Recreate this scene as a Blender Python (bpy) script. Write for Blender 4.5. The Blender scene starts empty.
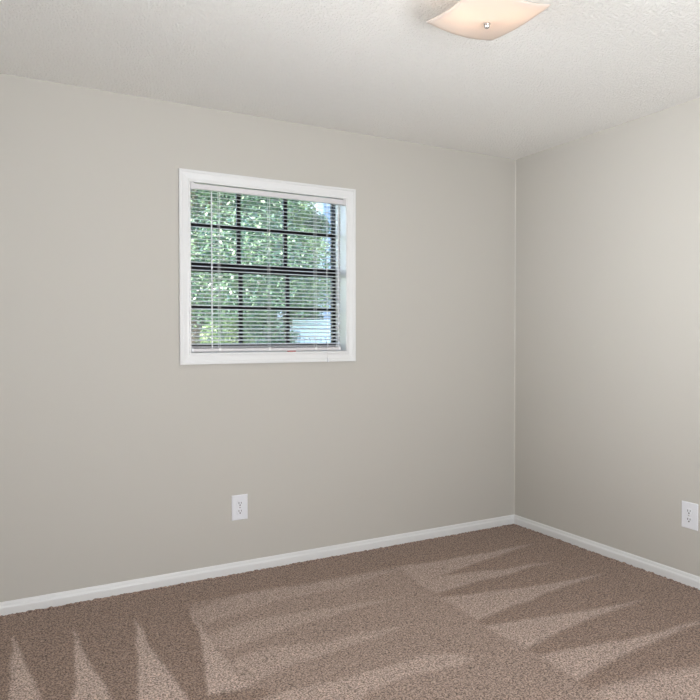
import bpy, bmesh, math, random
import numpy as np
from mathutils import Vector, Matrix, noise

# light levels and paint colours, tuned against the photograph
# added fill lamps: place, upward tilt, turn, size, watts, spread
FILL_LAMPS = [
    ((-2.3, -3.92, 1.3), 20, 0, (1.6, 1.1), 80),
    ((-1.6, -3.92, .95), 60, 0, (1.2, 1.1), 48),
    ((-2.6, -3.92, 1.5), 8, -5, (1.4, 1.1), 3, 70),
    ((-3.72, -1.5, 1.6), 3, -90, (1.0, 1.0), 8.5, 60),
]
BULB, BULBUP, BULBGLOW = .22, .45, 12
EXPO = 0.0
SKY, SUN = 2.0, 7.5
WALLC, CEILC = (189, 186, 179), (246, 245, 241)
CARP0, CARP1 = (137, 116, 103), (184, 165, 154)
SLAT_TILT = 16

random.seed(7)
scene = bpy.context.scene
COL = scene.collection

# ------------------------------------------------------------------ camera
CAM = Vector((-3.0910, -3.3562, 1.2587))
F_PX, PITCH, YAW, ROLL = 659.62, 0.01962, 0.49922, -0.00132
fw = Vector((math.sin(YAW)*math.cos(PITCH), math.cos(YAW)*math.cos(PITCH), -math.sin(PITCH)))
rt = Vector((math.cos(YAW), -math.sin(YAW), 0))
up = rt.cross(fw)
rt2 = rt*math.cos(ROLL) + up*math.sin(ROLL)
up2 = -rt*math.sin(ROLL) + up*math.cos(ROLL)
cd = bpy.data.cameras.new('camera'); cd.sensor_width = 36; cd.lens = F_PX/700*36; cd.clip_start = 0.02; cd.clip_end = 300
cam = bpy.data.objects.new('camera', cd); COL.objects.link(cam)
M = Matrix(((rt2.x, up2.x, -fw.x, CAM.x), (rt2.y, up2.y, -fw.y, CAM.y), (rt2.z, up2.z, -fw.z, CAM.z), (0, 0, 0, 1)))
cam.matrix_world = M
scene.camera = cam

# ------------------------------------------------------------------ view, sky, lights
scene.view_settings.view_transform = 'Standard'
scene.view_settings.look = 'None'
scene.view_settings.gamma = 1
scene.view_settings.use_curve_mapping = False
scene.view_settings.exposure = EXPO
scene.cycles.use_denoising = True
scene.cycles.max_bounces = 10
scene.cycles.diffuse_bounces = 6
scene.cycles.transparent_max_bounces = 16
scene.cycles.sample_clamp_indirect = 4

world = bpy.data.worlds.new('sky'); scene.world = world; world.use_nodes = True
wn = world.node_tree.nodes; wl = world.node_tree.links
sky = wn.new('ShaderNodeTexSky'); sky.sky_type = 'NISHITA'; sky.sun_disc = False
sky.sun_elevation = math.radians(50); sky.sun_rotation = math.radians(262); sky.air_density = 1.0; sky.dust_density = 3.0
wl.new(sky.outputs[0], wn['Background'].inputs[0]); wn['Background'].inputs[1].default_value = SKY

def lamp(name, kind, loc, energy, color, **kw):
    d = bpy.data.lights.new(name, kind); d.energy = energy; d.color = color
    for k, v in kw.items(): setattr(d, k, v)
    o = bpy.data.objects.new(name, d); o.location = loc; COL.objects.link(o); return o
sun = lamp('sun', 'SUN', (-5, 0, 9), SUN, (1, .96, .88), angle=math.radians(2))
sun.rotation_euler = Vector((-.52, -.36, .78)).to_track_quat('Z', 'Y').to_euler()
# unseen area lamps added behind and beside the camera to fill the room
def fill_lamp(loc, tilt, turn, size, energy, spread=180, color=(.94, .966, 1.0)):
    o = lamp('fill_area_lamp', 'AREA', loc, energy, color, shape='RECTANGLE', size=size[0], size_y=size[1], spread=math.radians(spread))
    o.rotation_euler = (math.radians(90+tilt), 0, math.radians(turn)); return o
for args in FILL_LAMPS: fill_lamp(*args)

# ------------------------------------------------------------------ materials
def srgb(r, g, b):
    f = lambda c: (c/255/12.92) if c/255 <= .04045 else ((c/255+.055)/1.055)**2.4
    return (f(r), f(g), f(b), 1)
def mat(name, col, rough=.5, metal=0, spec=.5, bump=None, var=None):
    m = bpy.data.materials.new(name); m.use_nodes = True
    n, l = m.node_tree.nodes, m.node_tree.links
    b = n['Principled BSDF']
    b.inputs['Base Color'].default_value = col; b.inputs['Roughness'].default_value = rough
    b.inputs['Metallic'].default_value = metal; b.inputs['Specular IOR Level'].default_value = spec
    tc = n.new('ShaderNodeTexCoord')
    if bump:
        sc, dist, strength = bump
        t = n.new('ShaderNodeTexNoise'); t.inputs['Scale'].default_value = sc; t.inputs['Detail'].default_value = 3
        bp = n.new('ShaderNodeBump'); bp.inputs['Distance'].default_value = dist; bp.inputs['Strength'].default_value = strength
        l.new(tc.outputs['Object'], t.inputs['Vector']); l.new(t.outputs[0], bp.inputs['Height']); l.new(bp.outputs[0], b.inputs['Normal'])
    if var:
        sc, amt = var
        t = n.new('ShaderNodeTexNoise'); t.inputs['Scale'].default_value = sc; t.inputs['Detail'].default_value = 4
        mx = n.new('ShaderNodeMix'); mx.data_type = 'RGBA'
        mx.inputs[6].default_value = [c*(1-amt) for c in col[:3]]+[1]; mx.inputs[7].default_value = [min(1, c*(1+amt)) for c in col[:3]]+[1]
        l.new(tc.outputs['Object'], t.inputs['Vector']); l.new(t.outputs[0], mx.inputs[0]); l.new(mx.outputs[2], b.inputs['Base Color'])
    return m

M_WALL = mat('wall_paint', srgb(*WALLC), .75, spec=.25, bump=(160, .0012, .12), var=(1.3, .012))
M_TRIM = mat('white_trim_paint', srgb(220, 221, 221), .35, spec=.5, bump=(35, .001, .05))
M_BLACK = mat('black_window_frame', srgb(7, 7, 8), .5, spec=.2, bump=(80, .0005, .1))
M_PLATE = mat('white_plastic', srgb(222, 224, 229), .3, bump=(60, .0004, .05))
M_SLOT = mat('dark_slot', srgb(40, 38, 36), .8, bump=(60, .0004, .05))
M_SLAT = mat('white_blind_slat', srgb(244, 245, 250), .4, var=(30, .015))
def translucent_slats():
    n, l = M_SLAT.node_tree.nodes, M_SLAT.node_tree.links
    t = n.new('ShaderNodeBsdfTranslucent'); t.inputs[0].default_value = (.9, .93, .97, 1); x = n.new('ShaderNodeMixShader'); x.inputs[0].default_value = .25
    l.new(n['Principled BSDF'].outputs[0], x.inputs[1]); l.new(t.outputs[0], x.inputs[2]); l.new(x.outputs[0], n['Material Output'].inputs[0])
translucent_slats()
M_RAIL = mat('white_blind_rail', srgb(206, 204, 206), .4, var=(30, .02))
M_CORD = mat('white_cord', srgb(225, 226, 226), .8, bump=(900, .0005, .4))
M_RED = mat('red_plastic', srgb(180, 34, 8), .4, var=(60, .2))
M_CHROME = mat('brushed_nickel', srgb(205, 203, 200), .22, metal=1, bump=(300, .0003, .1))
M_BARK = mat('bark', srgb(84, 74, 62), .95, bump=(18, .03, .8), var=(7, .35))
M_SIDING = mat('pale_blue_siding', srgb(138, 152, 172), .6, var=(3, .04))
M_FENCE = mat('white_vinyl', srgb(196, 202, 210), .4, var=(4, .03))
M_FPOST = mat('grey_blue_post', srgb(150, 160, 172), .6, var=(6, .06))
M_ROOF = mat('roof_shingle', srgb(92, 88, 84), .9, bump=(30, .02, .6), var=(12, .25))
M_EXT = mat('exterior_siding', srgb(190, 186, 176), .8, var=(4, .05))
M_SLAB = mat('subfloor', srgb(130, 122, 112), .9, var=(4, .1))

def ceiling_mat():
    m = mat('textured_ceiling', srgb(*CEILC), .85, spec=.2)
    n, l = m.node_tree.nodes, m.node_tree.links; b = n['Principled BSDF']
    tc = n.new('ShaderNodeTexCoord')
    t = n.new('ShaderNodeTexNoise'); t.inputs['Scale'].default_value = 115; t.inputs['Detail'].default_value = 2; t.inputs['Distortion'].default_value = .2
    r = n.new('ShaderNodeValToRGB'); r.color_ramp.elements[0].position = .38; r.color_ramp.elements[1].position = .62
    bp = n.new('ShaderNodeBump'); bp.inputs['Distance'].default_value = .005; bp.inputs['Strength'].default_value = .9
    l.new(tc.outputs['Object'], t.inputs['Vector']); l.new(t.outputs[0], r.inputs[0]); l.new(r.outputs[0], bp.inputs['Height']); l.new(bp.outputs[0], b.inputs['Normal'])
    return m
M_CEIL = ceiling_mat()

def carpet_mat():
    m = bpy.data.materials.new('cut_pile_carpet'); m.use_nodes = True
    n, l = m.node_tree.nodes, m.node_tree.links; b = n['Principled BSDF']
    b.inputs['Roughness'].default_value = .95; b.inputs['Specular IOR Level'].default_value = .1
    b.inputs['Sheen Weight'].default_value = .15; b.inputs['Sheen Roughness'].default_value = .5
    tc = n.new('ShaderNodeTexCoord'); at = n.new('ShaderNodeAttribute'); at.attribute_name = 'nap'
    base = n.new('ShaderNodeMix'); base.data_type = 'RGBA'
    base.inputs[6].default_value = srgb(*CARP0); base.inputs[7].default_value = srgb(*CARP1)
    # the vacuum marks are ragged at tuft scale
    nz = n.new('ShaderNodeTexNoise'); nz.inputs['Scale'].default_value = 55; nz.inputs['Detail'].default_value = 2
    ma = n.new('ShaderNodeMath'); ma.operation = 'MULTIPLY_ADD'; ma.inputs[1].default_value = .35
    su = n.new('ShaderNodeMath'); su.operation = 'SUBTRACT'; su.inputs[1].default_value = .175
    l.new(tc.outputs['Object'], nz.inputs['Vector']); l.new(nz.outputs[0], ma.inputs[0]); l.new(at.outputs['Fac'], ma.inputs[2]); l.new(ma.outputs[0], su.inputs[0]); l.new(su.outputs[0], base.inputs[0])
    # flecks: every tuft its own shade
    t = n.new('ShaderNodeTexNoise'); t.inputs['Scale'].default_value = 140; t.inputs['Detail'].default_value = 3; t.inputs['Roughness'].default_value = .8
    r = n.new('ShaderNodeValToRGB'); r.color_ramp.elements[0].position = .40; r.color_ramp.elements[1].position = .60
    r.color_ramp.elements[0].color = (.34, .32, .31, 1); r.color_ramp.elements[1].color = (1.74, 1.74, 1.74, 1)
    mu = n.new('ShaderNodeMix'); mu.data_type = 'RGBA'; mu.blend_type = 'MULTIPLY'; mu.inputs[0].default_value = 1
    l.new(tc.outputs['Object'], t.inputs['Vector']); l.new(t.outputs[0], r.inputs[0])
    l.new(base.outputs[2], mu.inputs[6]); l.new(r.outputs[0], mu.inputs[7]); l.new(mu.outputs[2], b.inputs['Base Color'])
    bp = n.new('ShaderNodeBump'); bp.inputs['Distance'].default_value = .006; bp.inputs['Strength'].default_value = .6
    l.new(t.outputs[0], bp.inputs['Height']); l.new(bp.outputs[0], b.inputs['Normal'])
    return m
M_CARPET = carpet_mat()

def glass_mat():
    m = bpy.data.materials.new('window_glass'); m.use_nodes = True
    n, l = m.node_tree.nodes, m.node_tree.links; n.remove(n['Principled BSDF'])
    tr = n.new('ShaderNodeBsdfTransparent'); tr.inputs[0].default_value = (.985, .995, .992, 1)
    gl = n.new('ShaderNodeBsdfGlossy'); gl.inputs['Roughness'].default_value = .02
    fr = n.new('ShaderNodeFresnel'); fr.inputs[0].default_value = 1.5
    mx = n.new('ShaderNodeMixShader')
    l.new(fr.outputs[0], mx.inputs[0]); l.new(tr.outputs[0], mx.inputs[1]); l.new(gl.outputs[0], mx.inputs[2]); l.new(mx.outputs[0], n['Material Output'].inputs[0])
    return m
M_GLASS = glass_mat()

def shade_mat():
    m = bpy.data.materials.new('frosted_shade_glass'); m.use_nodes = True
    n, l = m.node_tree.nodes, m.node_tree.links; n.remove(n['Principled BSDF'])
    df = n.new('ShaderNodeBsdfDiffuse'); df.inputs[0].default_value = (.9, .88, .85, 1)
    tl = n.new('ShaderNodeBsdfTranslucent'); tl.inputs[0].default_value = (.80, .69, .60, 1)
    gl = n.new('ShaderNodeBsdfGlossy'); gl.inputs['Roughness'].default_value = .15
    nz = n.new('ShaderNodeTexNoise'); nz.inputs['Scale'].default_value = 30
    mr = n.new('ShaderNodeMapRange'); mr.inputs[3].default_value = .52; mr.inputs[4].default_value = .60
    a = n.new('ShaderNodeMixShader'); b = n.new('ShaderNodeMixShader'); b.inputs[0].default_value = .05
    l.new(nz.outputs[0], mr.inputs[0]); l.new(mr.outputs[0], a.inputs[0])
    l.new(df.outputs[0], a.inputs[1]); l.new(tl.outputs[0], a.inputs[2]); l.new(a.outputs[0], b.inputs[1]); l.new(gl.outputs[0], b.inputs[2]); l.new(b.outputs[0], n['Material Output'].inputs[0])
    return m
M_SHADE = shade_mat()

def bulb_mat():
    m = mat('warm_bulb', (1, .85, .65, 1), .5); b = m.node_tree.nodes['Principled BSDF']
    b.inputs['Emission Color'].default_value = (1, .72, .50, 1); b.inputs['Emission Strength'].default_value = BULBGLOW
    return m
M_BULB = bulb_mat()

def leaf_mat(name, a, b_, c):
    m = bpy.data.materials.new(name); m.use_nodes = True
    n, l = m.node_tree.nodes, m.node_tree.links; n.remove(n['Principled BSDF'])
    g = n.new('ShaderNodeNewGeometry'); r = n.new('ShaderNodeValToRGB')
    r.color_ramp.elements[0].color = srgb(*a); r.color_ramp.elements[1].color = srgb(*c)
    e = r.color_ramp.elements.new(.6); e.color = srgb(*b_)
    l.new(g.outputs['Random Per Island'], r.inputs[0])
    d = n.new('ShaderNodeBsdfDiffuse'); t = n.new('ShaderNodeBsdfTranslucent'); gl = n.new('ShaderNodeBsdfGlossy'); gl.inputs['Roughness'].default_value = .35
    x = n.new('ShaderNodeMixShader'); x.inputs[0].default_value = .4; y = n.new('ShaderNodeMixShader'); y.inputs[0].default_value = .06
    l.new(r.outputs[0], d.inputs[0]); l.new(r.outputs[0], t.inputs[0]); l.new(d.outputs[0], x.inputs[1]); l.new(t.outputs[0], x.inputs[2])
    l.new(x.outputs[0], y.inputs[1]); l.new(gl.outputs[0], y.inputs[2]); l.new(y.outputs[0], n['Material Output'].inputs[0])
    return m
M_LEAF = leaf_mat('green_leaves', (30, 54, 42), (66, 98, 72), (158, 180, 140))
M_LEAF_Y = leaf_mat('yellow_green_leaves', (64, 90, 60), (118, 142, 92), (190, 198, 146))
M_LEAF_D = leaf_mat('deep_green_leaves', (14, 32, 27), (30, 56, 45), (70, 100, 80))
M_GRASS = mat('lawn', srgb(92, 126, 70), .95, bump=(40, .05, .8), var=(9, .35))

# ------------------------------------------------------------------ helpers
def obj(name, bm, m, parent=None, smooth=False, bevel=None):
    me = bpy.data.meshes.new(name); bmesh.ops.recalc_face_normals(bm, faces=bm.faces); bm.to_mesh(me); bm.free()
    if smooth:
        for p in me.polygons: p.use_smooth = True
    o = bpy.data.objects.new(name, me); COL.objects.link(o)
    me.materials.append(m)
    if parent: o.parent = parent
    if bevel:
        b = o.modifiers.new('bevel', 'BEVEL'); b.width = bevel; b.segments = 2; b.limit_method = 'ANGLE'
    return o
def thing(name, label, cat, loc=(0, 0, 0), group=None):
    o = bpy.data.objects.new(name, None); o.empty_display_size = .1; COL.objects.link(o); o.location = loc
    o['label'] = label; o['category'] = cat
    if group: o['group'] = group
    return o
def struct(o): o['kind'] = 'structure'; return o
def box(bm, x0, x1, y0, y1, z0, z1):
    v = [bm.verts.new(p) for p in ((x0, y0, z0), (x1, y0, z0), (x1, y1, z0), (x0, y1, z0), (x0, y0, z1), (x1, y0, z1), (x1, y1, z1), (x0, y1, z1))]
    for f in ((3, 2, 1, 0), (4, 5, 6, 7), (0, 1, 5, 4), (1, 2, 6, 5), (2, 3, 7, 6), (3, 0, 4, 7)): bm.faces.new([v[i] for i in f])
def tube(bm, a, b, r0, r1=None, n=10, caps=True):
    r1 = r0 if r1 is None else r1
    a, b = Vector(a), Vector(b); d = (b-a).normalized()
    u = d.orthogonal().normalized(); w = d.cross(u)
    A = [bm.verts.new(a+(u*math.cos(t)+w*math.sin(t))*r0) for t in [2*math.pi*i/n for i in range(n)]]
    B = [bm.verts.new(b+(u*math.cos(t)+w*math.sin(t))*r1) for t in [2*math.pi*i/n for i in range(n)]]
    for i in range(n): bm.faces.new((A[i], A[(i+1) % n], B[(i+1) % n], B[i]))
    if caps: bm.faces.new(A[::-1]); bm.faces.new(B)
def lathe(bm, c, prof, n=24, axis='z'):
    rings = []
    for r, h in prof:
        ring = []
        for i in range(n):
            t = 2*math.pi*i/n; x, y = r*math.cos(t), r*math.sin(t)
            p = {'z': (x, y, h), 'y': (x, h, y), 'x': (h, x, y)}[axis]
            ring.append(bm.verts.new((c[0]+p[0], c[1]+p[1], c[2]+p[2])))
        rings.append(ring)
    for a, b in zip(rings, rings[1:]):
        for i in range(n): bm.faces.new((a[i], a[(i+1) % n], b[(i+1) % n], b[i]))
    bm.faces.new(rings[0][::-1]); bm.faces.new(rings[-1])
def ring_prism(bm, outer, inner, y0, y1):
    # a rectangular frame in the xz plane: outer / inner = (x0, x1, z0, z1)
    def corners(r, y): return [bm.verts.new((x, y, z)) for x, z in ((r[0], r[2]), (r[1], r[2]), (r[1], r[3]), (r[0], r[3]))]
    o0, o1, i0, i1 = corners(outer, y0), corners(outer, y1), corners(inner, y0), corners(inner, y1)
    for k in range(4):
        j = (k+1) % 4
        bm.faces.new((o0[k], o0[j], i0[j], i0[k])); bm.faces.new((o1[k], i1[k], i1[j], o1[j]))
        bm.faces.new((o0[k], o1[k], o1[j], o0[j])); bm.faces.new((i0[k], i0[j], i1[j], i1[k]))
def sweep_rect(bm, rect, prof, ysign=-1):
    # mitred moulding round rect=(x0,x1,z0,z1); prof = [(distance outwards, height off the wall)]
    rings = []
    for sx, sz, x, z in ((-1, -1, rect[0], rect[2]), (1, -1, rect[1], rect[2]), (1, 1, rect[1], rect[3]), (-1, 1, rect[0], rect[3])):
        rings.append([bm.verts.new((x+sx*u, ysign*h, z+sz*u)) for u, h in prof])
    for k in range(4):
        a, b = rings[k], rings[(k+1) % 4]
        for i in range(len(prof)):
            j = (i+1) % len(prof)
            bm.faces.new((a[i], a[j], b[j], b[i]))

# ------------------------------------------------------------------ room shell
H = 2.44; XL = -3.75; YR = -3.95; T = .16
WX0, WX1, WZ0, WZ1 = -2.188, -1.291, 1.179, 2.050      # clear opening of the window
def wall_open(name, axis, a0, a1, fix0, fix1, openings, mi=M_WALL):
    """wall running along `axis` from a0 to a1; openings (u0,u1,z0,z1) are left clear"""
    bm = bmesh.new()
    def bx(u0, u1, z0, z1):
        if axis == 'x': box(bm, u0, u1, fix0, fix1, z0, z1)
        else: box(bm, fix0, fix1, u0, u1, z0, z1)
    if openings:
        u0, u1, z0, z1 = openings
        bx(a0, u0, 0, H); bx(u1, a1, 0, H); bx(u0, u1, 0, z0); bx(u0, u1, z1, H)
    else: bx(a0, a1, 0, H)
    bmesh.ops.remove_doubles(bm, verts=bm.verts, dist=1e-5)
    return struct(obj(name, bm, mi))
wall_open('wall_back', 'x', XL-T, 0, 0, T, (WX0-.015, WX1+.015, WZ0-.015, WZ1+.015))
wall_open('wall_right', 'y', YR-T, T, 0, T, None)
wall_open('wall_front', 'x', XL-T, 0, YR-T, YR, (-3.25, -.35, .25, 2.05))
wall_open('wall_left', 'y', YR, 0, XL-T, XL, (-2.15, -.85, .95, 2.25))
bm = bmesh.new(); box(bm, XL-T, T, YR-T, T, H, H+.12); struct(obj('ceiling', bm, M_CEIL))

# --- carpeted floor: a fine mesh with an irregular pile and the lay of the nap left by the vacuum
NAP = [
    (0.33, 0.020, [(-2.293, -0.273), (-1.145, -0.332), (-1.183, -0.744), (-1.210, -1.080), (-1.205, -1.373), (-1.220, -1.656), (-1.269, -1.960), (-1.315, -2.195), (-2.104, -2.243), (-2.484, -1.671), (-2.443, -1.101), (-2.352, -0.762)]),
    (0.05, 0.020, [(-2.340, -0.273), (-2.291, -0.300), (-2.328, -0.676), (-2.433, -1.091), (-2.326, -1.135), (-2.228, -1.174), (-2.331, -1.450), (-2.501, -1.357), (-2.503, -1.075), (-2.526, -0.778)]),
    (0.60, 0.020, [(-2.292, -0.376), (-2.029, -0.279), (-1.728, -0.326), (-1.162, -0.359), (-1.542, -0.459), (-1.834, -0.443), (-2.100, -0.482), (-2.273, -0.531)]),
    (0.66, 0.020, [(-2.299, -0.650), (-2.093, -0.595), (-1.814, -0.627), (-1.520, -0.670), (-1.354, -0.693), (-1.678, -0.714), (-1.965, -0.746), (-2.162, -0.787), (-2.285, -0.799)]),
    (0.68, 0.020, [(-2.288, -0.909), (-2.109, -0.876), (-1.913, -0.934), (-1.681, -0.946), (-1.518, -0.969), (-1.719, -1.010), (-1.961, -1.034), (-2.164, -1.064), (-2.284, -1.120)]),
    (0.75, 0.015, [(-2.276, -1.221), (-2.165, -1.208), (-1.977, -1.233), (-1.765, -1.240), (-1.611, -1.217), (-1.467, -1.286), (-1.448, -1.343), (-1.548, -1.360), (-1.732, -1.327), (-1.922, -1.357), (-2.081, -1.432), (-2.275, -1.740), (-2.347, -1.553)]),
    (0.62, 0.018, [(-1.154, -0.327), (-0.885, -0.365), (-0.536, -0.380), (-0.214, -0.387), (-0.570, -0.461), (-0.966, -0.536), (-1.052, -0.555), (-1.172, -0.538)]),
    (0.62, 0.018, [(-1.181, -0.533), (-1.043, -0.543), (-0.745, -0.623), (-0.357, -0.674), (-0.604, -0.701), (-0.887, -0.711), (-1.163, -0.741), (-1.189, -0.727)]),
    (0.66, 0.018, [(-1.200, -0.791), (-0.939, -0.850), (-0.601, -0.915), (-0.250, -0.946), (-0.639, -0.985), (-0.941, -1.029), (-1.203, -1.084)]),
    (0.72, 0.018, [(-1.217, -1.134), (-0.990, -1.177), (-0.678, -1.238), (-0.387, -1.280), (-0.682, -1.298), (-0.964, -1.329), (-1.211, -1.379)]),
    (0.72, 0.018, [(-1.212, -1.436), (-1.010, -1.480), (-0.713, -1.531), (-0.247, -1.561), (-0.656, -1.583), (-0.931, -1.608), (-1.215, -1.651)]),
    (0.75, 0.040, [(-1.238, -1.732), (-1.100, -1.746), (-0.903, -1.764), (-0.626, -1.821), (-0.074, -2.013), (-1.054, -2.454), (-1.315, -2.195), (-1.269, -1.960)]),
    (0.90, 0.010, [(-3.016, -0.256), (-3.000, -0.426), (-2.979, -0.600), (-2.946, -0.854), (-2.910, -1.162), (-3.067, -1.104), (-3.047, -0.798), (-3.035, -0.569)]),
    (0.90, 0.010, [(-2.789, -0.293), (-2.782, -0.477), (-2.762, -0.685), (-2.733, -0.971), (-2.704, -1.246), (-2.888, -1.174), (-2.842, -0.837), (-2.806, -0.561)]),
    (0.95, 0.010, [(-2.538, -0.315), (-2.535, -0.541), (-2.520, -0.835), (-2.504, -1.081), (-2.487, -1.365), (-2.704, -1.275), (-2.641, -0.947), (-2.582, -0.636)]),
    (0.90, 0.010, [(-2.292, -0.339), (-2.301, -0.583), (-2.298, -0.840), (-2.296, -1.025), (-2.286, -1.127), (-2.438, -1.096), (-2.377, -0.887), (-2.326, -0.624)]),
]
def build_floor():
    nx, ny = 376, 396
    xs = np.linspace(XL, 0, nx); ys = np.linspace(YR, 0, ny)
    X, Y = np.meshgrid(xs, ys)
    rng = np.random.default_rng(3)
    # wobble of the stroke edges
    wx = np.zeros_like(X); wy = np.zeros_like(X)
    for k in range(14):
        a, b_, ph = rng.uniform(6, 30), rng.uniform(6, 30), rng.uniform(0, 6.28, 2)
        wx += .0012*np.sin(a*X+b_*Y+ph[0]); wy += .0012*np.sin(b_*X-a*Y+ph[1])
    PX, PY = X+wx, Y+wy
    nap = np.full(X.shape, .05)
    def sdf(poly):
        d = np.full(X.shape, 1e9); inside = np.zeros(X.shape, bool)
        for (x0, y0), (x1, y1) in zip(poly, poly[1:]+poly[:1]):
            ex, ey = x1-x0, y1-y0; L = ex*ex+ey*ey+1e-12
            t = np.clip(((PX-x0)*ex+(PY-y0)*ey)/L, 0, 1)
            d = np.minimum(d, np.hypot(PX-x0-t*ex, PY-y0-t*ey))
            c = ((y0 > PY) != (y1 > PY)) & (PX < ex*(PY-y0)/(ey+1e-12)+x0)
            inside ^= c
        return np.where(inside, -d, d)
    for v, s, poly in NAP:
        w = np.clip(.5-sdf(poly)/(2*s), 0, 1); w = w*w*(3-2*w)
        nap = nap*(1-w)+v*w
    Z = rng.uniform(-.0015, .0035, X.shape)
    # tufts pushed up against the skirting boards
    edge = np.minimum(-X, -Y)
    Z += np.where(edge < .035, rng.uniform(0, .006, X.shape), 0)
    co = np.stack([X, Y, Z], -1).reshape(-1, 3)
    idx = np.arange(nx*ny).reshape(ny, nx)
    q = np.stack([idx[:-1, :-1], idx[:-1, 1:], idx[1:, 1:], idx[1:, :-1]], -1).reshape(-1, 4)
    me = bpy.data.meshes.new('floor')
    me.vertices.add(len(co)); me.vertices.foreach_set('co', co.ravel())
    me.loops.add(q.size); me.loops.foreach_set('vertex_index', q.ravel().astype(np.int32))
    me.polygons.add(len(q)); me.polygons.foreach_set('loop_start', np.arange(0, q.size, 4, dtype=np.int32))
    me.update(calc_edges=True)
    me.polygons.foreach_set('use_smooth', np.ones(len(q), bool))
    at = me.attributes.new('nap', 'FLOAT', 'POINT'); at.data.foreach_set('value', nap.ravel().astype(np.float32))
    me.materials.append(M_CARPET)
    o = bpy.data.objects.new('floor', me); COL.objects.link(o); struct(o)
build_floor()
bm = bmesh.new(); box(bm, XL-T, T, YR-T, T, -.18, -.006); struct(obj('subfloor', bm, M_SLAB))

# --- skirting boards
BP = [(0, 0), (.014, 0), (.014, .040), (.0125, .045), (.008, .050), (.0065, .058), (.004, .064), (0, .066)]
def baseboard(name, a, b, nrm):
    bm = bmesh.new(); a, b, nrm = Vector(a), Vector(b), Vector(nrm)
    d = (b-a).normalized(); R = []
    for p, sgn in ((a, 1), (b, -1)):
        R.append([bm.verts.new(p+d*sgn*t+nrm*t+Vector((0, 0, z-.004))) for t, z in BP])
    for i in range(len(BP)):
        j = (i+1) % len(BP); bm.faces.new((R[0][i], R[0][j], R[1][j], R[1][i]))
    bm.faces.new(R[0]); bm.faces.new(R[1][::-1])
    return struct(obj(name, bm, M_TRIM))
baseboard('baseboard_back', (XL, 0, 0), (0, 0, 0), (0, -1, 0))
baseboard('baseboard_right', (0, YR, 0), (0, 0, 0), (-1, 0, 0))
baseboard('baseboard_left', (XL, YR, 0), (XL, 0, 0), (1, 0, 0))
baseboard('baseboard_front', (XL, YR, 0), (0, YR, 0), (0, 1, 0))

bm = bmesh.new()      # caulked seam down the inside corner
v = [bm.verts.new(p) for p in ((0, 0, .062), (-.0045, 0, .062), (0, -.0045, .062), (0, 0, H), (-.0045, 0, H), (0, -.0045, H))]
for f in ((1, 2, 5, 4), (0, 1, 4, 3), (2, 0, 3, 5), (0, 2, 1), (3, 4, 5)): bm.faces.new([v[i] for i in f])
struct(obj('trim_1', bm, mat('corner_caulk', srgb(200, 198, 191), .6, bump=(60, .001, .2))))

# ------------------------------------------------------------------ the window
win = bpy.data.objects.new('window_1', None); COL.objects.link(win); win.location = ((WX0+WX1)/2, 0, WZ0); struct(win)
def wobj(name, bm, m, parent=win, origin=win.location, **kw):
    bmesh.ops.translate(bm, verts=bm.verts, vec=-Vector(origin)); return obj(name, bm, m, parent, **kw)
CASING = [(0, 0), (0, .008), (.003, .011), (.010, .0115), (.013, .009), (.020, .0085), (.040, .0125), (.046, .0125), (.050, .016), (.058, .017), (.0605, .015), (.0605, 0)]
bm = bmesh.new(); sweep_rect(bm, (WX0, WX1, WZ0, WZ1), CASING); wobj('window_casing', bm, M_TRIM)
bm = bmesh.new(); ring_prism(bm, (WX0-.015, WX1+.015, WZ0-.015, WZ1+.015), (WX0, WX1, WZ0, WZ1), 0.0, .104); wobj('window_jamb', bm, M_TRIM)
bm = bmesh.new(); ring_prism(bm, (WX0, WX1, WZ0, WZ1), (WX0+.009, WX1-.009, WZ0+.006, WZ1-.001), .078, .104); wobj('stop_moulding', bm, M_TRIM)
bm = bmesh.new(); ring_prism(bm, (WX0-.015, WX1+.015, WZ0-.015, WZ1+.015), (WX0+.012, WX1-.010, WZ0+.016, WZ1+.011), .104, T+.01); wobj('window_frame', bm, M_BLACK)
GX0 = -2.161; MX = (-1.882, -1.603)
def sash(z0, z1, top, bot, y0, y1, muz, GX1):
    bm = bmesh.new(); ring_prism(bm, (WX0+.012, WX1-.010, z0, z1), (GX0, GX1, z0+bot, z1-top), y0, y1)
    o = wobj('sash', bm, M_BLACK)
    bm = bmesh.new()
    for x in MX: box(bm, x-.011, x+.011, y0+.002, y1-.004, z0+bot, z1-top)
    box(bm, GX0, GX1, y0+.003, y1-.005, muz-.0095, muz+.0095)
    g = obj('muntin_grid', bm, M_BLACK); bmm = g.data
    for v in bmm.vertices: v.co -= Vector(win.location)
    g.parent = o
    bm = bmesh.new(); ym = (y0+y1)/2; [box(bm, GX0-.004, GX1+.004, ym+q-.0015, ym+q+.0015, z0+bot-.004, z1-top+.004) for q in (-.006, .006)]
    bmesh.ops.translate(bm, verts=bm.verts, vec=-Vector(win.location)); obj('glass_pane', bm, M_GLASS, o)
    return o
sash(1.626, WZ1+.011, .007, .034, .138, .160, 1.858, -1.304)
ls = sash(WZ0+.016, 1.641, .034, .026, .108, .130, 1.4165, -1.317)
bm = bmesh.new(); box(bm, -1.775, -1.705, .100, .110, 1.641, 1.652); tube(bm, (-1.74, .112, 1.647), (-1.715, .098, 1.662), .006)
bmesh.ops.translate(bm, verts=bm.verts, vec=-Vector(win.location)); obj('sash_lock', bm, M_BLACK, ls)

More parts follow.
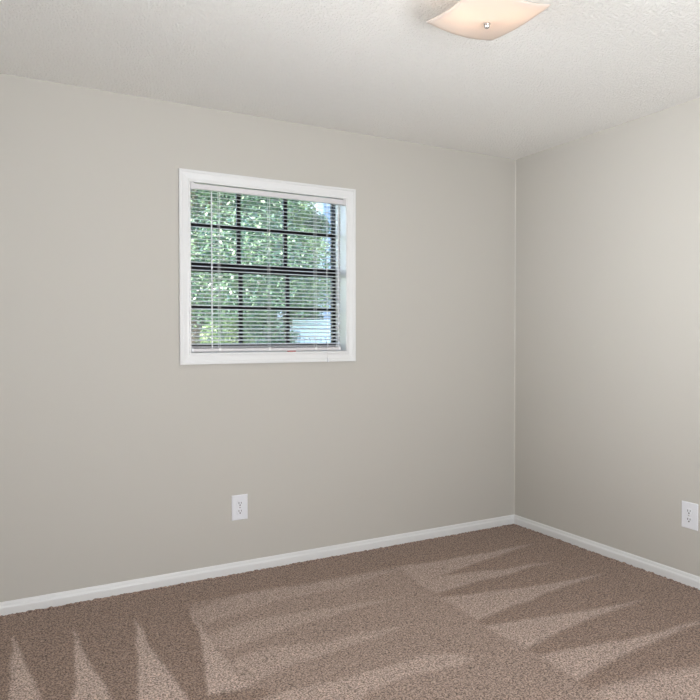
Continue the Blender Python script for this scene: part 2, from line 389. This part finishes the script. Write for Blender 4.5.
# unseen windows, made up to go with the fill lamps, the same black sashes and white casing
def added_window(name, loc, rotz, w, h):
    r = bpy.data.objects.new(name, None); COL.objects.link(r); r.location = loc; r.rotation_euler.z = rotz; struct(r)
    R_ = (-w/2, w/2, 0, h)
    bm = bmesh.new(); sweep_rect(bm, R_, CASING); obj('window_casing', bm, M_TRIM, r)
    bm = bmesh.new(); ring_prism(bm, R_, (-w/2+.012, w/2-.012, .012, h-.012), 0, T); obj('window_jamb', bm, M_TRIM, r)
    bm = bmesh.new(); ring_prism(bm, (-w/2+.012, w/2-.012, .012, h-.012), (-w/2+.04, w/2-.04, .04, h-.04), .10, .135); box(bm, -w/2+.04, w/2-.04, .10, .135, h/2-.02, h/2+.02)
    s = obj('sash', bm, M_BLACK, r)
    bm = bmesh.new(); box(bm, -w/2+.04, w/2-.04, .115, .118, .04, h-.04); obj('glass_pane', bm, M_GLASS, s)
    bm = bmesh.new(); box(bm, -w/2+.004, w/2-.004, .055, .057, .012, h-.03); tube(bm, (-w/2+.004, .056, h-.03), (w/2-.004, .056, h-.03), .022, n=14); obj('sky_blocker', bm, M_RAIL, r)   # opaque sheet added to shut out the sky behind the fill lamps
added_window('added_window_2', (-1.8, YR, .25), math.pi, 2.9, 1.8)
added_window('added_window_3', (XL, -1.5, .95), math.pi/2, 1.3, 1.3)

# ------------------------------------------------------------------ venetian blind
BX0, BX1 = WX0+.003, -1.3255; BY = .006
def build_blind():
    org = Vector(((WX0+WX1)/2, BY, WZ1-.004))
    r = thing('window_blind', 'white horizontal mini blind lowered with open slats in the only window', 'blind', org)
    def part(name, bm, m, parent=r, **kw):
        bmesh.ops.translate(bm, verts=bm.verts, vec=-org); return obj(name, bm, m, parent, **kw)
    # headrail: a U channel with end brackets
    bm = bmesh.new(); z1 = WZ1-.006; z0 = z1-.026
    box(bm, WX0+.016, WX1-.012, BY-.013, BY-.0115, z0, z1); box(bm, WX0+.016, WX1-.012, BY+.0115, BY+.013, z0, z1); box(bm, WX0+.016, WX1-.012, BY-.0115, BY+.0115, z0, z0+.0015)
    hr = part('headrail', bm, M_RAIL)
    for x0, x1 in ((WX0+.001, WX0+.017), (WX1-.017, WX1-.001)):
        bm = bmesh.new(); box(bm, x0, x1, BY-.016, BY+.015, z0-.003, WZ1-.001); part('bracket', bm, M_RAIL, hr, bevel=.0015)
    # slats
    t = math.radians(SLAT_TILT); w = .0125; bm = bmesh.new()
    zs = 1.2235; pitch = .02005
    prof = []
    for i in range(5):
        s = -1+i/2; prof.append((s*w, .0016*(1-s*s)))
    n = int((z0-.006-zs)/pitch)+1
    for k in range(n):
        zc = zs+k*pitch + random.uniform(-.0004, .0004); tt = t+random.uniform(-.02, .02)
        rows = []
        for x in (BX0, BX1):
            rows.append([bm.verts.new((x, BY+a*math.cos(tt)-b*math.sin(tt), zc+a*math.sin(tt)+b*math.cos(tt)+dz)) for dz in (0, .0005) for a, b in (prof if dz == 0 else prof[::-1])])
        m_ = len(rows[0])
        for i in range(m_): bm.faces.new((rows[0][i], rows[0][(i+1) % m_], rows[1][(i+1) % m_], rows[1][i]))
        bm.faces.new(rows[0]); bm.faces.new(rows[1][::-1])
    part('slats', bm, M_SLAT)
    # spare slats lying stacked on the bottom rail
    bm = bmesh.new()
    for k in range(4): box(bm, BX0, BX1, BY-.0125+.001*(k % 2), BY+.0125, 1.2025+k*.003, 1.2025+k*.003+.0011)
    part('stacked_slats', bm, M_SLAT)
    bm = bmesh.new(); box(bm, BX0, BX1, BY-.0125, BY+.0125, 1.1838, 1.2005); br = part('bottom_rail', bm, M_RAIL, bevel=.003)
    for x0, x1 in ((BX0-.001, BX0+.009), (BX1-.009, BX1+.001)):
        bm = bmesh.new(); box(bm, x0, x1, BY-.0135, BY+.0135, 1.1832, 1.2025); part('rail_end_cap', bm, M_PLATE, br, bevel=.002)
    # ladder cords with their rungs and the tape buttons under the rail
    for x in (-2.037, -1.759, -1.481):
        bm = bmesh.new()
        for y in (BY-.0138, BY+.0138): tube(bm, (x, y, 1.189), (x, y, z0), .0012, n=6)
        box(bm, x-.006, x+.006, BY-.0145, BY-.0122, 1.186, 1.204)
        part('ladder_cord', bm, M_CORD)
    # tilt wand
    bm = bmesh.new(); x = -2.0817
    tube(bm, (x, BY-.021, z0-.012), (x, BY-.021, 1.209), .0034, n=6); tube(bm, (x, BY-.021, 1.209), (x, BY-.021, 1.201), .0045, .003, n=8)
    tube(bm, (x, BY-.012, z0+.004), (x, BY-.021, z0-.004), .0014, n=6); tube(bm, (x, BY-.021, z0-.003), (x, BY-.021, z0-.013), .0014, n=6)
    part('tilt_wand', bm, M_PLATE)
    # lift cord: down over the slats, then over the casing, with a tassel
    bm = bmesh.new(); x = -1.4145
    pts = [(x, BY-.014, z0+.002), (x+.001, BY-.0165, z0-.03), (x-.001, BY-.018, 1.62), (x-.001, -.018, 1.25), (x-.0005, -.0205, 1.19), (x, -.0205, 1.150), (x, -.0205, 1.14)]
    for a, b in zip(pts, pts[1:]): tube(bm, a, b, .0018, n=6)
    lc = part('lift_cord', bm, M_CORD)
    bm = bmesh.new(); lathe(bm, (x, -.0225, 1.118), [(.0016, .026), (.003, .022), (.0045, .006), (.0045, .001), (.003, 0)][::-1], n=10); part('tassel', bm, M_PLATE, lc)
build_blind()

bm = bmesh.new(); box(bm, -.024, .024, -.006, .006, 0, .0043)
red = obj('plastic_clip', bm, M_RED, bevel=.001); red.location = (-1.630, -.0015, WZ0)
red['label'] = 'small dark red plastic piece lying on the window sill under the blind'; red['category'] = 'clip'

# ------------------------------------------------------------------ power outlets
def outlet(loc, rotz, label):
    r = thing('power_outlet', label, 'outlet', loc, 'duplex wall outlets'); r.rotation_euler.z = rotz
    w, h = .0885, .134
    bm = bmesh.new()      # plate with a sloping rim, faces -y
    R0 = [(-w/2, 0, -h/2), (w/2, 0, -h/2), (w/2, 0, h/2), (-w/2, 0, h/2)]
    rings = [[bm.verts.new((x*(1-2*i/w), -d, z*(1-2*i/h))) for x, _, z in R0] for i, d in ((0, 0), (0, .003), (.0016, .0052), (.005, .0064))]
    for a, b in zip(rings, rings[1:]):
        for i in range(4): bm.faces.new((a[i], a[(i+1) % 4], b[(i+1) % 4], b[i]))
    bm.faces.new(rings[-1]); bm.faces.new(rings[0][::-1])
    pl = obj('cover_plate', bm, M_PLATE, r)
    bm = bmesh.new(); lathe(bm, (0, -.0064, 0), [(.0035, 0), (.0033, -.0012), (.002, -.0018)], n=12, axis='y'); obj('screw', bm, M_CHROME, pl)
    for s in (-1, 1):
        z = s*.0212
        bm = bmesh.new(); n = 28; fr, bk = [], []
        for i in range(n):      # round face cut flat at top and bottom
            t = 2*math.pi*i/n; x = .0190*math.cos(t); zz = max(-.0150, min(.0150, .0190*math.sin(t)))
            bk.append(bm.verts.new((x, -.006, z+zz))); fr.append(bm.verts.new((x*.95, -.0088, z+zz*.95)))
        for i in range(n): bm.faces.new((bk[i], bk[(i+1) % n], fr[(i+1) % n], fr[i]))
        bm.faces.new(fr)
        bm.faces.new(bk[::-1])
        rc = obj('receptacle', bm, M_PLATE, r)
        bm = bmesh.new(); box(bm, -.0080, -.0050, -.0091, -.0080, z-.0015, z+.0090); box(bm, .0050, .0080, -.0091, -.0080, z-.0005, z+.0085)
        lathe(bm, (0, -.0080, z-.0080), [(.0036, 0), (.0036, -.0011)], n=12, axis='y')
        obj('socket_slots', bm, M_SLOT, rc)
    return r
outlet((-1.9330, 0, .3520), 0, 'white duplex outlet low on the wall below the window')
outlet((0, -1.2695, .3560), -math.pi/2, 'white duplex outlet low on the windowless right wall')

# ------------------------------------------------------------------ ceiling lamp
def build_light():
    c = Vector((-1.622, -1.622, H))
    r = thing('ceiling_light', 'square frosted bent glass flush ceiling lamp with nickel centre nut', 'ceiling light', c)
    S = .1420; zc = -.1275
    n = 24; bm = bmesh.new(); top, bot = [], []
    def zz(u, v):      # slumped sheet: sags along x, barely along y, corners flick up
        return zc + .013*u*u + .008*v*v + (.004*(u*v)**2) - .004*math.exp(-(u*u+v*v)*14)
    for j in range(n+1):
        for i in range(n+1):
            u, v = -1+2*i/n, -1+2*j/n
            k = 1+.015*(u*u*v*v)
            bot.append(bm.verts.new((u*S*k, v*S*k, zz(u, v)))); top.append(bm.verts.new((u*S*k, v*S*k, zz(u, v)+.004)))
    W = n+1
    for j in range(n):
        for i in range(n):
            a, b, c_, d = j*W+i, j*W+i+1, (j+1)*W+i+1, (j+1)*W+i
            bm.faces.new((bot[a], bot[d], bot[c_], bot[b])); bm.faces.new((top[a], top[b], top[c_], top[d]))
    rim = [i for i in range(W)]+[j*W+n for j in range(1, W)]+[n*W+i for i in range(n-1, -1, -1)]+[j*W for j in range(n-1, 0, -1)]
    for a, b in zip(rim, rim[1:]+rim[:1]): bm.faces.new((bot[a], bot[b], top[b], top[a]))
    obj('glass_shade', bm, M_SHADE, r, smooth=True)
    bm = bmesh.new(); lathe(bm, (0, 0, 0), [(.003, -.1510), (.0075, -.1490), (.0095, -.1445), (.0095, -.1405), (.0115, -.1385), (.0115, -.1345), (.003, -.133)], n=20)
    obj('centre_nut', bm, M_CHROME, r, smooth=False, bevel=.001)
    bm = bmesh.new(); tube(bm, (0, 0, -.024), (0, 0, -.136), .004, n=12); obj('stem', bm, M_CHROME, r)
    bm = bmesh.new(); lathe(bm, (0, 0, 0), [(.092, -.001), (.092, -.016), (.086, -.024), (.02, -.026)], n=36); pan = obj('mounting_pan', bm, M_TRIM, r)
    for px, py, k in ((-.074, .008, 1.0), (.064, -.066, .55)):
        bm = bmesh.new(); tube(bm, (px, py-.062, -.045), (px, py-.030, -.047), .013, n=16); tube(bm, (px*.8, py-.05, -.045), (px*.8, py-.05, -.022), .009, n=12)
        obj('bulb_socket', bm, M_TRIM, r)
        bm = bmesh.new(); bmesh.ops.create_uvsphere(bm, u_segments=20, v_segments=14, radius=.019)
        for v in bm.verts: v.co.y *= 1.6; v.co += Vector((px, py, -.047))
        obj('bulb', bm, M_BULB, r, smooth=True)
        for dz, f in ((-.027, BULB), (.027, BULBUP)):     # the light the bulb gives off, just above and below its glass
            l = lamp('bulb_light', 'POINT', (0, 0, 0), f*k, (1, .80, .66), shadow_soft_size=.010)
            l.parent = r; l.location = (px, py, -.047+dz*.86)
build_light()

# ------------------------------------------------------------------ outdoors
bm = bmesh.new()
box(bm, -40, 40, T, 60, -.32, -.22); struct(obj('ground', bm, M_GRASS))

def leaf_mesh(clumps, nleaf, size, seed):
    # thousands of small folded leaves, thickest towards the outside of each clump
    rg = np.random.default_rng(seed); vol = np.array([c[3]*c[4]*c[5] for c in clumps]); vol = vol**.8; vol /= vol.sum()
    which = rg.choice(len(clumps), nleaf, p=vol); C_ = np.array(clumps)[which]
    d = rg.normal(size=(nleaf, 3)); d /= np.linalg.norm(d, axis=1)[:, None]
    p = d*(rg.uniform(0, 1, (nleaf, 1))**.42)
    o = C_[:, :3]+p*C_[:, 3:]
    nr = rg.normal(0, .6, (nleaf, 3))+p*.5; nr[:, 2] += .45; nr /= np.linalg.norm(nr, axis=1)[:, None]
    t = np.cross(nr, rg.normal(size=(nleaf, 3))); t /= np.linalg.norm(t, axis=1)[:, None]; b = np.cross(nr, t)
    s = (size*rg.uniform(.6, 1.3, nleaf))[:, None]
    V = np.stack([o-t*s, o-b*s*.45-nr*s*.12, o+t*s*1.05-nr*s*.15, o+b*s*.45-nr*s*.12], 1).reshape(-1, 3)
    me = bpy.data.meshes.new('foliage'); me.vertices.add(len(V)); me.vertices.foreach_set('co', V.ravel())
    me.loops.add(4*nleaf); me.loops.foreach_set('vertex_index', np.arange(4*nleaf, dtype=np.int32))
    me.polygons.add(nleaf); me.polygons.foreach_set('loop_start', np.arange(0, 4*nleaf, 4, dtype=np.int32)); me.update(calc_edges=True)
    return me
def tree(name, label, cat, loc, height, spread, low, nleaf, leaf, m, seed, group, trunk_r=.12, nb=9):
    rr = random.Random(seed)
    r = thing(name, label, cat, (loc[0], loc[1], -.22), group)
    bm = bmesh.new(); clumps = []
    p = Vector((0, 0, 0)); pts = [p]
    for k in range(1, 6): pts.append(Vector((rr.uniform(-.07, .07)*k*.6, rr.uniform(-.07, .07)*k*.6, height*.82*k/5)))
    for k in range(5): tube(bm, pts[k], pts[k+1], trunk_r*(1-k*.17), trunk_r*(1-(k+1)*.17), n=10)
    for k in range(nb):
        f = low+(1-low)*(k+.5)/nb; i = min(4, int(f*5)); base = pts[i].lerp(pts[i+1], f*5-i)
        a = k*2.4+rr.uniform(-.4, .4); L = spread*(1-.55*abs(f-.45)/.55)*rr.uniform(.7, 1)
        tip = base+Vector((math.cos(a)*L, math.sin(a)*L, L*.35))
        tube(bm, base, tip, trunk_r*.35*(1.1-f*.6), trunk_r*.08, n=7)
        clumps.append((tip.x, tip.y, tip.z, L*.55+.14*spread, L*.55+.14*spread, L*.4+.14*spread)); q = base.lerp(tip, .5); clumps.append((q.x, q.y, q.z+.1, L*.5+.1*spread, L*.5+.1*spread, L*.38+.1*spread))
    clumps.append((pts[5].x, pts[5].y, height*.88, spread*.45, spread*.45, height*.12))
    obj('trunk', bm, M_BARK, r, smooth=True)
    me = leaf_mesh(clumps, nleaf, leaf, seed); me.materials.append(m)
    f = bpy.data.objects.new('foliage', me); COL.objects.link(f); f.parent = r
    return r
G = 'trees outside the window'
tree('leafy_tree', 'mid green leafy tree filling the upper left panes outside the window', 'tree', (-.75, 5.2), 5.6, 1.4, .18, 48000, .028, M_LEAF, 1, G)
tree('leafy_tree', 'mid green leafy tree behind the middle panes outside the window', 'tree', (.15, 7.0), 6.2, 1.5, .14, 44000, .033, M_LEAF, 2, G)
tree('leafy_tree', 'pale green leafy tree seen in the upper right panes, before the blue house', 'tree', (1.30, 7.4), 5.8, 1.0, .40, 36000, .033, M_LEAF_Y, 3, G, .07)
tree('leafy_tree', 'dark green leafy tree standing furthest back behind the other trees', 'tree', (.9, 10.6), 7.2, 1.2, .04, 30000, .05, M_LEAF_D, 6, G, .15, 14)
tree('leafy_tree', 'slender leafy tree just behind the white fence, left of the blue house', 'tree', (2.02, 8.6), 7.8, .66, .24, 46000, .036, M_LEAF, 9, G, .06, 14)
tree('leafy_shrub', 'yellow green shrub in the lower middle pane outside the window', 'shrub', (-.36, 4.2), 1.8, .29, .05, 10000, .020, M_LEAF_Y, 7, 'shrubs outside the window', .04, 9)
tree('leafy_shrub', 'yellow green shrub in the lower left pane outside the window', 'shrub', (-1.22, 3.1), 1.65, .25, .05, 10000, .016, M_LEAF_Y, 8, 'shrubs outside the window', .04, 9)

tree('leafy_shrub', 'dark green rounded shrub low behind the other two shrubs, beneath the trees', 'shrub', (1.85, 9.7), 2.6, .72, .04, 26000, .04, M_LEAF_D, 12, 'shrubs outside the window', .05, 12)

# white fence seen through the lower right pane
def fence():
    x0, x1, y = 1.88, 5.2, 8.0; zg = -.22; zt = 1.60
    r = thing('garden_fence', 'white slatted garden fence outside, seen through the lower right pane', 'fence', (x0, y, zg))
    def p(name, bm, m): bmesh.ops.translate(bm, verts=bm.verts, vec=-Vector((x0, y, zg))); return obj(name, bm, m, r)
    bm = bmesh.new()
    for k in range(4): box(bm, x0, x1, y-.015, y+.015, zt-.34+k*.085, zt-.34+k*.085+.070)
    p('top_boards', bm, M_FENCE)
    bm = bmesh.new(); x = x0+.02
    while x < x1: box(bm, x, x+.072, y-.012, y+.012, zg+.05, zt-.35); x += .115
    p('pickets', bm, M_FENCE)
    bm = bmesh.new(); box(bm, x0, x1, y+.012, y+.05, zg+.2, zg+.29); box(bm, x0, x1, y+.012, y+.05, zt-.45, zt-.37); p('rail', bm, M_FENCE)
    for x in (x0+.10, x0+1.7, x1-.1):
        bm = bmesh.new(); box(bm, x-.035, x+.035, y-.05, y-.013, zg, zt-.22); p('post', bm, M_FPOST)
fence()

def house():
    x0, y0 = 2.90, 9.0; zg = -.22; zt = 5.2
    r = thing('neighbour_house', 'pale blue clapboard house corner outside, behind the right panes', 'house', (x0, y0, zg))
    def p(name, bm, m): bmesh.ops.translate(bm, verts=bm.verts, vec=-Vector((x0, y0, zg))); return obj(name, bm, m, r)
    bm = bmesh.new(); box(bm, x0+.02, x0+8, y0+.02, y0+7, zg, zt)
    z = zg
    while z < zt:
        for (ax, ay, bx_, by_, nx, ny) in ((x0+.02, y0+.02, x0+8, y0+.02, 0, -1), (x0+.02, y0+7, x0+.02, y0+.02, -1, 0)):
            v = [bm.verts.new(c) for c in ((ax, ay, z+.12), (bx_, by_, z+.12), (bx_+nx*.016, by_+ny*.016, z), (ax+nx*.016, ay+ny*.016, z), (bx_, by_, z), (ax, ay, z))]
            bm.faces.new((v[0], v[1], v[2], v[3])); bm.faces.new((v[3], v[2], v[4], v[5]))
        z += .12
    p('siding', bm, M_SIDING)
    bm = bmesh.new(); box(bm, x0-.02, x0+.11, y0-.02, y0+.02, zg, zt); box(bm, x0-.02, x0+.019, y0+.021, y0+.11, zg, zt); p('corner_board', bm, M_FENCE)
    bm = bmesh.new()
    a = [bm.verts.new(c) for c in ((x0-.4, y0-.4, zt), (x0+8.4, y0-.4, zt), (x0+8.4, y0+7.4, zt), (x0-.4, y0+7.4, zt), (x0-.4, y0+3.5, zt+2.2), (x0+8.4, y0+3.5, zt+2.2))]
    for f in ((0, 1, 5, 4), (2, 3, 4, 5), (0, 4, 3), (1, 2, 5), (3, 2, 1, 0)): bm.faces.new([a[i] for i in f])
    p('roof', bm, M_ROOF)
house()
